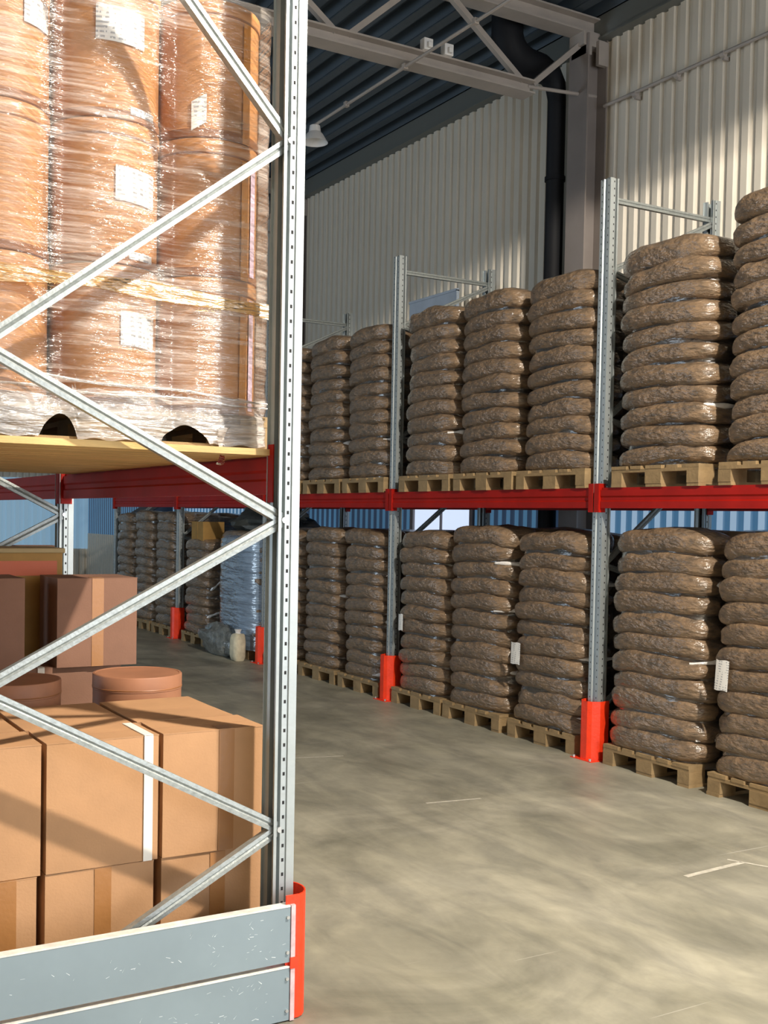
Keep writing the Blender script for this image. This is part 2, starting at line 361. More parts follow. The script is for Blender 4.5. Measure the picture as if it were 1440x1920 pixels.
# conduit rail along the building with lamp, boxes on the truss
q = MB(); q.tube([(LAMPX, Y0+.3, 5.50), (LAMPX, 9.66, 5.50)], .014, 8)
for y in range(-4, 10): q.box(LAMPX-.02, y-.02, 5.48, LAMPX+.02, y+.02, 5.525)
tag(q.ob('lighting_conduit', M_truss), 'thin pale conduit under the roof running to the lamp', 'conduit')
for y, lb in ((9.62, 'grey cone lamp hanging at the end of the conduit, unlit'), (.2, 'high bay lamp over the aisle, out of the photo to the front')):
    t = thing('high_bay_lamp', (LAMPX if y > 1 else 3.5, y, 0), lb, 'lamp')
    q = MB(); q.lathe([(.03, 5.50), (.05, 5.49), (.06, 5.43), (.08, 5.41), (.13, 5.33), (.128, 5.33), (.07, 5.405)] if y > 1 else [(.03, 6.40), (.06, 6.20), (.10, 6.10), (.14, 6.06), (.14, 6.05)], 24); q.ob('reflector', M_white, t, smooth=True)
for xx, lb in ((5.19, 'left one of two small white boxes on the truss'), (5.40, 'right one of two small white boxes on the truss')):
    q = MB(); q.box(xx-.045, 7.93, 5.662, xx+.045, 8.0, 5.76); q.box(xx-.02, 7.90, 5.675, xx+.02, 7.93, 5.72); tag(q.ob('junction_box', M_white, bevel=.006), lb, 'box', 'white boxes on the truss')
# wall conduit with clamps
q = MB(); q.tube([(7.12, 7.9, 5.56), (7.12, -2, 5.51)], .016, 8)
for y in (7.5, 7.0, 6.5, 6.0, 5.5): q.tube([(7.12, y-.02, 5.545), (7.12, y+.02, 5.545)], .028, 8); q.box(7.12, y-.012, 5.50, 7.19, y+.012, 5.53)
tag(q.ob('wall_conduit', M_truss), 'thin conduit with clamps running high along the ribbed wall', 'conduit')
# black downpipe with elbow
q = MB()
pts = [(6.38, 8.42, 6.40), (6.38, 8.42, 6.22), (6.42, 8.42, 6.12), (6.50, 8.42, 6.05), (6.62, 8.42, 6.02), (6.78, 8.42, 6.01), (6.90, 8.42, 5.97), (6.97, 8.42, 5.88), (6.99, 8.42, 5.75), (6.99, 8.42, 0.02)]
q.tube(pts, [.15, .15, .15, .145, .135, .13, .115, .10, .088, .088], 18)
for z in (5.0, 3.2, 1.4): q.tube([(6.99, 8.42, z-.02), (6.99, 8.42, z+.02)], .10, 18)
q.box(7.07, 8.40, 3.18, 7.19, 8.44, 3.22)
tag(q.ob('downpipe', M_pipe, smooth=True), 'black downpipe with an elbow beside the steel column', 'pipe')

# ------------------------------------------------------------------ racks
def post_profile():
    """open section, flat front toward -x, width along y 0.10, depth 0.09"""
    h = .05
    half = [(.080, -h+.016), (.080, -h+.003), (.090, -h+.003), (.090, -h+.001), (.078, -h+.001), (.076, -h+.032), (.060, -h+.032), (.058, -h+.006), (.036, -h+.006), (.033, -h), (0, -h), (0, -.017), (.009, -.012)]
    half = half[3:]
    half = [(a*.86, c) for a, c in half]
    return half+[(a, -c) for a, c in half[::-1]]
_post = {}
def post(parent, x, face, height, slots=True, label=None):
    """face -1: front looks to -x"""
    s = 1 if face < 0 else -1
    key = (s, round(height, 2))
    if key not in _post:
        q = MB(); q.prism(ribbon([(a*s, c) for a, c in post_profile()], .0028), 0.01, height); me = q.mesh('post')
        me.materials.append(M_galv)
        d = MB(); z = .12
        while z < height-.03:
            for yy in (-1, 1):
                # slot shade as black inset plates in the side and front faces
                y0 = yy*.0458; d.box(min(s*.036, s*.044), min(y0, y0-yy*.004), z, max(s*.036, s*.044), max(y0, y0-yy*.004), z+.012)
                d.box(*sorted_box(s*-.0017, s*.002, yy*.030, yy*.036, z+.02, z+.031))
            z += .05
        dm = d.mesh('slots'); dm.materials.append(M_dark); _post[key] = (me, dm)
    me, dm = _post[key]
    o = link('post', me, None, parent, (x, 0, 0))
    if slots: tag(link('post_slots', dm, None, o), kind='stuff')
    return o
def sorted_box(xa, xb, ya, yb, za, zb): return (min(xa, xb), min(ya, yb), za, max(xa, xb), max(ya, yb), zb)
def brace_bar(parent, a, c, wid=.036):
    a = Vector(a); c = Vector(c); d = (c-a); L_ = d.length; prof = [(.013, -wid/2+.008), (.016, -wid/2), (-.012, -wid/2), (-.012, -.006), (-.007, 0), (-.012, .006), (-.012, wid/2), (.016, wid/2), (.013, wid/2-.008)]
    q = MB(); q.prism(ribbon(prof, .003), 0, L_)   # local z along the bar, x -> y world
    o = q.ob('brace', M_galvb, parent)
    z = d.normalized(); xax = Vector((0, 1, 0)); yax = z.cross(xax).normalized(); xax = yax.cross(z)
    mm = Matrix((xax, yax, z)).transposed().to_4x4(); mm.translation = a; o.matrix_local = mm
    return o
def frame(loc, face, height, label, zs, top_horizontal=False, front_first=True, rows=None):
    """front post at local x=0, rear post 1.10 behind; face -1: the front looks to -x (rear at +x)"""
    s = 1 if face < 0 else -1
    t = thing('rack_upright_frame', loc, label, 'rack frame', 'rack upright frames')
    post(t, 0, face, height); post(t, s*1.10, -face, height, slots=True)
    for zf, zr in zs:
        brace_bar(t, (s*.045, -.02, zf), (s*1.055, -.02, zr))
    if top_horizontal:
        brace_bar(t, (s*.045, 0, height-.14), (s*1.055, 0, height-.14))
    for xx in (s*.04, s*1.06):
        q = MB(); q.box(xx-.06, -.065, 0, xx+.06, .065, .008)
        for a in (-1, 1): q.tube([(xx+a*.03, -.058, .008), (xx+a*.03, -.058, .022)], .007, 6)
        q.ob('base_plate', M_galv, t)
    bo = MB()
    for zf in sorted({z for z, _ in zs}): bo.tube([(s*.05, -.045, zf), (s*.05, -.03, zf)], .011, 8)
    if zs: tag(bo.ob('brace_bolts', M_bolt, t), kind='stuff')
    return t
# near frame: joints measured in the photograph
NX, NY = 1.725, 3.44
near_zs = [(.632, .10), (.632, 1.17), (1.70, 1.17), (1.70, 2.21), (2.982, 2.21), (2.982, 4.05)]
frame((NX, NY, 0), 1, 4.4, 'tall galvanised upright frame with zigzag braces in the foreground, left of the aisle', near_zs)
frame((NX, 6.24, 0), 1, 4.3, 'galvanised upright frame behind the brown cartons, second in the near rack', near_zs)
frame((NX, 9.04, 0), 1, 4.3, 'galvanised upright frame third along the near rack, behind the dark wrapped load', near_zs)
RX = 5.475; RY = [6.035+2.8*i for i in range(-1, 5)]
rz_ = [(.35, .10), (.35, 1.15), (1.40, 1.15), (1.40, 2.20), (2.45, 2.20), (2.45, 3.25), (3.5, 3.25), (3.5, 3.98)]
fl = ['', 'galvanised upright frame rising tallest in view, among the sack stacks near the black downpipe', 'galvanised upright frame second along the sack row, beside the blue-grey board', 'galvanised upright frame third along the sack row, beside the near foreground post', 'galvanised upright frame fourth along the sack row, seen under the near rack beam', 'galvanised upright frame at the far end of the sack row']
for i, y in enumerate(RY):
    if i == 0: continue
    frame((RX, y, 0), -1, 4.15, fl[i], rz_, True)
# beams
def beam(x, ya, yb, z0, z1, label, face, clips=True, th=.05):
    t = thing('rack_beam', (x, ya, 0), label, 'beam', 'red rack beams')
    L_ = yb-ya; s = face; h = z1-z0
    prof = [(0, z0), (s*th, z0), (s*th, z1), (s*th*.25, z1), (s*th*.25, z1-.016), (0, z1-.016), (0, z1-h*.40), (s*.006, z1-h*.47), (s*.006, z1-h*.62), (0, z1-h*.68)]
    q = MB(); q.prism(prof, .055, L_-.055, 'y'); q.ob('beam_profile', M_red, t)
    for yy in (.052, L_-.052):
        q = MB(); q.box(*sorted_box(-s*.012, s*th, yy-.004, yy+.004, z0-.03, z1+.03))
        e = .045 if yy < 1 else -.045
        q.box(*sorted_box(-s*.014, -s*.010, yy-e*1.0, yy, z0-.03, z1+.03))
        q.ob('end_connector', M_red, t)
    return t
BZ0, BZ1 = 1.81, 1.955
rb = ['in front of the first bay, under the two right-hand upper stacks', 'under the three upper stacks left of the tall frame', 'under the upper stacks left of the second frame', 'seen over the dark wrapped stacks at the back', 'over the furthest bay of the sack row']
for i in range(5):
    beam(RX-.03, RY[i], RY[i+1], BZ0, BZ1, 'red shelf beam '+rb[i], 1)
    beam(RX+1.10, RY[i], RY[i+1], BZ0, BZ1, 'rear red shelf beam '+rb[i].replace('in front of', 'behind').replace('under', 'behind'), -1)
for j, (a, c) in enumerate(((NY, 6.24), (6.24, 9.04))):
    beam(NX-.06, a, c, 1.79, 1.93, ['deep red beam on the aisle side of the near rack, carrying the board shelf', 'red beam of the near rack beyond its second frame, aisle side'][j], 1)
    beam(NX-1.09, a, c, 1.79, 1.93, ['red beam on the rear side of the near rack, under the board shelf', 'red beam of the near rack beyond its second frame, rear side'][j], -1)
# post guards of the sack row
def guard_mesh():
    prof = [(.16, -.075), (.07, -.085), (.02, -.055), (0, -.03), (0, .03), (.02, .055), (.07, .085), (.16, .075)]
    q = MB(); q.prism(ribbon([(a-.07, c) for a, c in prof], .006), .006, .425); return q.mesh('guard')
gm = guard_mesh(); gm.materials.append(M_guard)
gd = ['', 'orange-red post guard at the foot of the nearest sack row post', 'orange-red post guard at the second sack row post, mid aisle', 'red post guard just left of the foreground post, by the crumpled film', 'dark red post guard far back between the grey wrapped stacks', 'red post guard at the furthest sack row post']
for i, y in enumerate(RY):
    if i == 0: continue
    t = thing('post_guard', (RX-.005, y, 0), gd[i], 'post guard', 'red post guards')
    link('guard_shell', gm, None, t)
    q = MB(); q.box(-.10, -.11, 0, .08, .11, .006)
    q.ob('foot_plate', M_guard, t)
    q = MB()
    for a in (-1, 1): q.tube([(-.085, a*.085, .006), (-.085, a*.085, .022)], .01, 6)
    q.ob('anchor_bolt', M_bolt, t)
# near end barrier with two planks and red end guard
t = thing('rack_end_barrier', (0, 3.30, 0), 'grey scratched two-plank rack end barrier with red end guard in the foreground', 'barrier')
def plank(z0, z1, seed):
    q = MB(); h = z1-z0
    prof = [(0, z0), (0, z1), (.034, z1), (.034, z1-.012), (.004, z1-.012), (.004, z0+.012), (.034, z0+.012), (.034, z0)]
    q.prism(prof, .42, 1.672, 'x'); po = q.ob('plank', M_plank, t, (0, 0, 0))
    e = MB(); e.box(.42, -.0015, z1-.004, 1.672, .034, z1+.0015); e.ob('pale_edge', M_plankedge, po)
    rnd = random.Random(seed); sc = MB()
    for _ in range(46):
        x = 1.655-abs(rnd.gauss(0, .30)) if rnd.random() < .75 else rnd.uniform(.7, 1.6)
        if x < .45: continue
        z = rnd.uniform(z0+.02, z1-.025) if x > 1.3 else rnd.gauss(z0+.085, .015); l = rnd.uniform(.003, .016); an = rnd.uniform(-.9, 1.2)
        c_, s_ = math.cos(an)*l/2, math.sin(an)*l/2; wd = rnd.uniform(.0006, .002)
        sc.add([(x-c_, -.0006, z-s_), (x+c_, -.0006, z+s_), (x+c_+wd, -.0006, z+s_+wd), (x-c_-wd*.3, -.0006, z-s_+wd)], [(0, 1, 2, 3)])
    so = sc.ob('scratches', M_scratch, po); tag(so, kind='stuff'); return po
plank(.205, .398, 3); plank(.006, .190, 4)
q = MB()
for z in (.36, .24, .15, .04): q.tube([(1.662, -.006, z), (1.662, .004, z)], .006, 8)
q.ob('plank_bolt', M_bolt, t)
arc = [(1.70+.058*math.cos(a), .085+.075*math.sin(a)) for a in [math.radians(-100+20*i) for i in range(10)]]
q = MB(); q.prism(ribbon([(1.66, .012)]+arc, .005), .004, .430); q.box(1.60, .036, .19, 1.70, .05, .207)
q.ob('end_guard', M_guard, t)
q = MB(); q.box(1.674, -.004, .004, 1.690, .012, .40); q.ob('end_flange', mat('pinkish_worn_flange', (.62, .45, .48), .5, .2, 30, .2), t)
q = MB(); q.box(1.672, -.006, .183, 1.70, .014, .222); q.ob('red_clip', M_guard, t)
q = MB(); q.box(.46, .036, 0, .54, .10, .40); q.ob('stand', M_guard, t)

# ------------------------------------------------------------------ pallets
def box_mesh(name, sx, sy, sz, bev=.003):
    bm = bmesh.new(); bmesh.ops.create_cube(bm, size=1)
    for v in bm.verts: v.co = Vector((v.co.x*sx, v.co.y*sy, v.co.z*sz))
    me = bpy.data.meshes.new(name); bm.to_mesh(me); bm.free(); me.materials.append(M_wood); return me
P_deck = [box_mesh('deck_board', 1.2, .145, .022), box_mesh('deck_board', 1.2, .10, .022)]
P_cross = box_mesh('cross_board', .145, .80, .022)
P_block = [box_mesh('block', .145, .145, .078), box_mesh('block', .145, .10, .078)]
P_bot = [box_mesh('bottom_board', 1.2, .145, .022), box_mesh('bottom_board', 1.2, .10, .022)]
def pallet(x, y, z, label, group, zscale=1., rnd=random):
    """x,y: the centre; long side along x"""
    t = thing('wooden_pallet', (x, y, z), label, 'pallet', group, rz=rnd.uniform(-.006, .006))
    zs = zscale
    def put(name, me, lx, ly, lz):
        o = link(name, me, None, t, (lx+rnd.uniform(-.003, .003), ly+rnd.uniform(-.003, .003), lz*zs)); o.scale = (1, 1, zs)
    for ly, kk in ((-.35, 1), (0, 0), (.35, 1)):
        put('bottom_board', P_bot[kk], 0, ly, .011)
        for lx in (-.5275, 0, .5275): put('block', P_block[kk], lx, ly, .061)
    for lx in (-.5275, 0, .5275): put('cross_board', P_cross, lx, 0, .111)
    for ly, kk in ((-.3275, 0), (-.165, 1), (0, 0), (.165, 1), (.3275, 0)): put('deck_board', P_deck[kk], 0, ly, .133)
    return t

# ------------------------------------------------------------------ sacks
def spow(v, e): return math.copysign(abs(v)**e, v)
def sack_surface(a, bb, c, nu, nv, seed, front=True):
    """pillow centred on the origin: half sizes a (x), bb (y), c (z)"""
    vs, fs = [], []
    sh = Vector((seed*3.7, seed*1.3, seed*9.1))
    for i in range(nv+1):
        ph = -math.pi/2+math.pi*i/nv
        for j in range(nu):
            th = 2*math.pi*j/nu
            cu, su = spow(math.cos(th), .60), spow(math.sin(th), .56)
            cp = abs(math.cos(ph))**.27; sp = spow(math.sin(ph), .70)
            x, y, z = a*cu*cp, bb*su*cp, c*sp
            e = abs(y/bb)
            z *= 1-.12*e**6
            p = Vector((x*3.2, y*3.2, z*5))+sh
            n1 = noise.noise(p); n2 = noise.noise(p*2.7); n3 = noise.noise(p*6)
            x += .012*n1*abs(cu)+.009*n2+.004*n3; y += .018*n1+.010*n2+.004*n3; z += .024*n1+.012*n2*(1-.4*abs(sp))+.004*n3-.018*e*e+.008-.020*max(0, y/bb)**2.5
            vs.append((x, y, z))
    for i in range(nv):
        for j in range(nu):
            k2 = (j+1) % nu; fs.append((i*nu+j, i*nu+k2, (i+1)*nu+k2, (i+1)*nu+j))
    return vs, fs
SACK_MESH = []
for sd_ in range(9):
    q = MB(); q.add(*sack_surface(.205, .432, .0685, 52, 12, sd_)); me = q.mesh('sack', smooth=False, fix=True)
    me.polygons.foreach_set('use_smooth', [True]*len(me.polygons)); me.materials.append(M_sack); SACK_MESH.append(me)
ORD = ['topmost', 'second', 'third', 'fourth', 'fifth', 'sixth', 'seventh', 'eighth', 'ninth', 'tenth', 'eleventh', 'twelfth']
def stack_droop(yl, k, seed):
    """common wave of a layer, so that layers nest"""
    e = yl/.43
    return -.018*e*e + .010*math.sin(2.2*e+seed)

def sack_stack(y, z, desc, seed, tops=1.36, n=11, film='upper', yw=.84, top_dome=1.25, x0=5.435, haze=1, lean=0., folds=(), tagpos=None, blue=False):
    """y: centre of the stack, z: top of the pallet"""
    rnd = random.Random(seed); h = tops/n
    grp = 'brown sacks on pallets'
    offs = []
    for k in range(n):
        kk = n-1-k
        me = SACK_MESH[rnd.randrange(9)]
        dx, dy = rnd.uniform(-.012, .012), rnd.uniform(-.012, .012); lx = lean*k/n
        o = link('sack', me, None)
        top = kk == 0
        o.location = (x0+.205+dx, y+dy+lx, z+h*(k+.5)+(.010 if top else 0)+rnd.uniform(-.003, .003))
        o.scale = (rnd.choice((-1, 1))*1., (yw/.864)*rnd.uniform(.99, 1.01), h/.125*(top_dome if top else (1.10 if film == 'lower' else 1.06))*rnd.uniform(.97, 1.03))
        o.rotation_euler = (rnd.uniform(-.022, .022), rnd.uniform(-.02, .02), rnd.uniform(-.015, .015))
        offs.append((dx, dy+lx))
        lab = ('topmost sack of ' if top else ORD[kk]+' sack down in ')+desc
        tag(o, lab, 'sack', grp)
    # the sacks behind the front row of every layer
    q = MB()
    for k in range(n):
        for jx in (1, 2):
            vs, fs = sack_surface(.20, .42, .066, 20, 6, seed+k*2+jx)
            sx = yw/.864; kz = h/.125*(top_dome if k == n-1 else 1)
            q.add([(v[0]+x0+.205+.392*jx, v[1]*sx+y+lean*k/n, v[2]*kz+z+h*(k+.5)) for v in vs], fs)
    o = link('sacks_behind', q.mesh('sacks_behind', fix=True), M_sack); o.data.polygons.foreach_set('use_smooth', [True]*len(o.data.polygons))
    tag(o, 'rear sacks of '+desc+', behind its front sacks', 'sacks', 'rear sacks', 'stuff')
    # the stretch film round the load
    XL = x0+1.19; xc, a = (x0+XL)/2, (XL-x0)/2-.004; bb = yw/2-.002
    proud = (.045 if blue else -.017)
    a += proud; bb += proud+(0 if blue else .026 if film == 'lower' else .018)
    nu, zt = 150, z+tops-(.10 if film == 'upper' else .03); nvz = int((zt-z)/.014)
    vs, fs = [], []
    for i in range(nvz+1):
        zz = z-.035+(zt-z+.035)*i/nvz
        ph = ((zz-z)/h) % 1.0; gap = abs(math.sin(math.pi*ph)); kx = min(max(int((zz-z)/h), 0), n-1)
        g = (.016 if film == 'upper' else .007)*(1-gap**.6)
        for j in range(nu):
            th = 2*math.pi*j/nu; cu, su = spow(math.cos(th), .44), spow(math.sin(th), .52)
            nn = noise.noise(Vector((cu*1.5+seed, su*1.5, zz*9))); n2 = noise.noise(Vector((cu*2+seed*2, su*2, zz*30)))
            top_in = max(0, (zz-(zt-.07))/.07)**2*.05 if film == 'lower' else 0
            vs.append((xc+(a-g-top_in)*cu+.006*nn*cu+.0025*n2*cu, y+lean*(zz-z)/tops+(bb-g-top_in)*su+.006*nn*su+.0025*n2*su, zz+.012*noise.noise(Vector((cu*1.2, su*1.2+seed, .3)))*(i == nvz or i == 0)))
    for i in range(nvz):
        for j in range(nu): k2 = (j+1) % nu; fs.append((i*nu+j, i*nu+k2, (i+1)*nu+k2, (i+1)*nu+j))
    q = MB(); q.add(vs, fs); me = q.mesh('film', fix=False); me.polygons.foreach_set('use_smooth', [True]*len(me.polygons))
    t = thing('stretch_film', (0, 0, 0), ('bluish glossy' if blue else 'clear')+' stretch film wrapped round '+desc, 'film', 'stretch film on the sack stacks')
    link('film_skin', me, M_filmblue if blue else M_filmsack, t)
    for (zf, dz, yo, ln) in folds:
        q = MB(); pts = []; rr = []
        for s_ in range(14):
            u = s_/13; th = math.radians(203+yo+ln*u*.75)
            pts.append((xc+(a+.016)*spow(math.cos(th), .44), y+(bb+.006)*spow(math.sin(th), .52), zf+dz*u+.004*math.sin(5*u+seed)))
            rr.append(.021*math.sin(math.pi*min(max(u, .10), .90))**.7*(1+.25*math.sin(9*u+seed)))
        q.tube(pts, rr, 8); q.ob('film_fold', M_fold, t, smooth=True)
    if tagpos:
        ty, tz, tw, th_, ro = tagpos
        q = MB(); nn = 6
        q.add([(-.003*math.sin(3*i/nn), -tw/2+tw*i/nn, s*th_/2+.004*math.sin(i)) for s in (-1, 1) for i in range(nn+1)], [(i, i+1, nn+2+i, nn+1+i) for i in range(nn)])
        o = q.ob('paper_label', M_label, t, (x0-.016, ty, tz), (ro, 0, 0)); sd2 = o.modifiers.new('s', 'SOLIDIFY'); sd2.thickness = .002
    return t

XP = 5.434+.6
G_up, G_lo = 'pallets on the red shelf beams', 'pallets on the floor under the sack row'
UP = [(4.50, 'the upper stack at the right edge of the photo', .86, 1.62, 12, 1.2),
      (5.46, 'the upper stack just right of the tall post', .86, 1.47, 11, 1.25),
      (6.53, 'the upper stack just left of the tall post', .84, 1.43, 11, 1.25),
      (7.39, 'the upper stack second left of the tall post', .82, 1.44, 11, 1.2),
      (8.26, 'the upper stack in front of the blue-grey board', .82, 1.44, 11, 1.2),
      (9.33, 'the upper stack just left of the board', .82, 1.44, 11, 1.2),
      (10.20, 'the upper stack second left of the board', .82, 1.44, 11, 1.2),
      (11.07, 'the upper stack mostly hidden by the foreground post', .82, 1.44, 11, 1.2)]
for i, (y, desc, yw, tp, n, dm) in enumerate(UP):
    pallet(XP, y, BZ1, 'pallet under '+desc, G_up)
    folds = [(BZ1+.144+tp*.87, -.01, 10, 60), (BZ1+.144+tp*.12, .01, 10, 55)] if i in (2, 3) else [(BZ1+.144+tp*.25, .015, 10, 60)]
    sack_stack(y, BZ1+.144, desc, 100+i*7, tp-.0, n, 'upper', yw, dm, folds=folds, lean=(.02 if i % 2 else -.015))
LO = [(4.52, 'the floor stack at the right edge of the photo', .88, 1.50, 11, 'l'),
      (5.47, 'the floor stack just right of the nearest guard', .88, 1.50, 11, 'l'),
      (6.57, 'the floor stack just left of the nearest guard', .86, 1.46, 11, 'l'),
      (7.48, 'the floor stack second left of the nearest guard', .86, 1.49, 11, 'l'),
      (8.32, 'the floor stack just right of the second guard', .80, 1.43, 11, 'l'),
      (9.36, 'the floor stack just left of the second guard', .80, 1.42, 11, 'l'),
      (10.24, 'the floor stack second left of the second guard', .82, 1.43, 11, 'l'),
      (11.12, 'the floor stack hidden behind the foreground post', .82, 1.40, 11, 'l'),
      (12.36, 'the glossy bluish stack beyond the third guard', 1.24, 1.36, 11, 'b'),
      (13.74, 'the brownish stack with a white edge, far back', .86, 1.22, 10, 'l'),
      (14.95, 'the grey floor stack just beyond the fourth post', .82, 1.58, 12, 'l'),
      (15.85, 'the far grey floor stack second beyond the fourth post', .82, 1.58, 12, 'l'),
      (16.72, 'the furthest grey floor stack', .80, 1.55, 12, 'l')]
FOLDS = {1: [(1.30, .05, 10, 115), (.80, .06, 10, 115), (.30, .05, 20, 105), (.62, 0, 40, 40)], 2: [(1.28, -.04, 0, 90), (.70, .0, 10, 70), (.25, .01, 10, 60)], 3: [(1.36, .0, 0, 90), (.97, .03, 0, 80), (.48, .0, 10, 60)],
         5: [(1.28, 0, 0, 60), (.72, 0, 10, 70), (.2, .02, 0, 60)], 6: [(.9, 0, 10, 60)], 9: [(.7, .2, 20, 50), (.35, .1, 10, 50)]}
TAGS = {0: (4.815, .77, .10, .19, .06), 2: (6.87, .67, .11, .17, .03), 4: (8.56, .76, .07, .15, .02)}
for i, (y, desc, yw, tp, n, ty) in enumerate(LO):
    pallet(XP, y, 0, 'pallet under '+desc, G_lo)
    sack_stack(y, .144, desc, 300+i*5, tp, n, 'lower' if i not in (5, 6, 7) else 'mid', yw, 1.15, folds=FOLDS.get(i, ()), tagpos=TAGS.get(i), blue=(ty == 'b'))
# blue-grey board behind the upper sacks
q = MB(); q.box(6.66, 9.56, 2.0, 6.685, 10.46, 4.10); q.box(6.655, 9.55, 4.09, 6.69, 10.47, 4.115); q.box(6.655, 9.55, 2.0, 6.69, 9.565, 4.10)
tag(q.ob('tall_board', M_bluewrap), 'blue-grey board standing behind the upper sacks beside the second post', 'board')
# crumpled film heap and white can by the third guard
def blob(name, c, r, seed, material, amp=.35, n=24, m_=14):
    vs, fs = [], []
    for i in range(m_+1):
        ph = -math.pi/2+math.pi*i/m_
        for j in range(n):
            th = 2*math.pi*j/n; d = Vector((math.cos(th)*math.cos(ph), math.sin(th)*math.cos(ph), math.sin(ph)))
            k = 1+amp*noise.noise(d*1.7+Vector((seed, 0, 0)))+amp*.5*noise.noise(d*5+Vector((0, seed, 0)))
            vs.append((c[0]+d.x*r[0]*k, c[1]+d.y*r[1]*k, max(c[2]+d.z*r[2]*k, .003)))
    for i in range(m_):
        for j in range(n): k2 = (j+1) % n; fs.append((i*n+j, i*n+k2, (i+1)*n+k2, (i+1)*n+j))
    q = MB(); q.add(vs, fs); return q.ob(name, material, smooth=True)
tag(blob('crumpled_film', (5.33, 12.6, .17), (.14, .50, .19), 3, mat('grey_crumpled_film', (.17, .18, .17), .3, 0, 14, .5, .6, 18, coat=.6)), 'heap of crumpled grey film on the floor before the bluish stack', 'film')
t = thing('white_sack', (5.30, 11.95, 0), 'small pale sack standing on the floor just left of the third guard', 'sack')
q = MB(); q.add([(v[0], v[1], v[2]+.16) for v in sack_surface(.08, .10, .16, 24, 10, 5)[0]], sack_surface(.08, .10, .16, 24, 10, 5)[1]); q.ob('sack_body', mat('pale_sack', (.55, .50, .36), .6, 0, 8, .3, .3, 20), t, smooth=True)
q = MB(); q.lathe([(.05, .30), (.03, .33), (.045, .37)], 14); q.ob('tied_neck', M_fold, t)
# dark dome of wrap over the bluish stack
tag(blob('dark_cover', (5.95, 12.35, 1.63), (.5, .62, .17), 9, mat('dark_grey_cover', (.05, .055, .05), .5, 0, 5, .4, .4, 15)), 'dark sheet heaped over the top of the glossy bluish stack', 'cover')
q = MB(); q.box(5.45, 13.45, 1.37, 5.75, 13.85, 1.62); q.box(5.446, 13.63, 1.37, 5.45, 13.66, 1.62)
tag(q.ob('yellow_carton', M_goldbox, bevel=.006), 'small yellowish carton lying on the far brownish stack', 'box')

# ------------------------------------------------------------------ near rack: board shelf, pallet and drums
t = thing('board_shelf', (0, 0, 0), 'wooden board shelf on the near rack under the drum pallet', 'shelf')
yy = 3.475; i = 0
while yy < 6.05:
    wdt = .118; q = MB(); q.box(-.56, -wdt/2, -.011, .56, wdt/2, .011); o = q.ob('shelf_board', M_wood2, t, (1.13+random.uniform(-.012, .012), yy+wdt/2, 1.934), (0, random.uniform(-.002, .002), 0)); yy += wdt+.012
PZ = 1.945
pallet(1.155, 4.03, PZ, 'wooden pallet under the wrapped fibre drums on the board shelf', None, zscale=.86, rnd=random.Random(4))
DR, DH = .189, .475; DZ = PZ+.124
def drum_mesh():
    q = MB(); r = DR
    q.lathe([(r-.004, 0), (r, .003), (r, .03), (r-.004, .034), (r-.004, DH-.052), (r-.001, DH-.05), (r+.001, DH-.046), (r+.001, DH-.006), (r-.003, DH), (r-.012, DH), (r-.014, DH-.008), (.0001, DH-.008)], 56); return q
dm = drum_mesh(); dme = dm.mesh('drum_body', smooth=True); dme.materials.append(M_drum); dme.materials.append(M_rim)
for p in dme.polygons:
    z = sum(dme.vertices[v].co.z for v in p.vertices)/len(p.vertices); r_ = math.hypot(*[sum(dme.vertices[v].co[a] for v in p.vertices)/len(p.vertices) for a in (0, 1)])
    if len(p.vertices) == 4 and (z < .032 or abs(z-(DH-.048)) < .0035): p.material_index = 1
def arc_label(parent, a0, a1, z0, z1, r, skew=0.):
    q = MB(); n = 8
    q.add([(r*math.cos(a0+(a1-a0)*i/n), r*math.sin(a0+(a1-a0)*i/n), (z0, z1)[s]+skew*i/n) for s in (0, 1) for i in range(n+1)], [(i, i+1, n+2+i, n+1+i) for i in range(n)])
    o = q.ob('paper_label', M_label, parent); return o
DX = [.775, 1.157, 1.537]; colname = ['left', 'middle', 'right']; tier = ['bottom', 'middle', 'top']
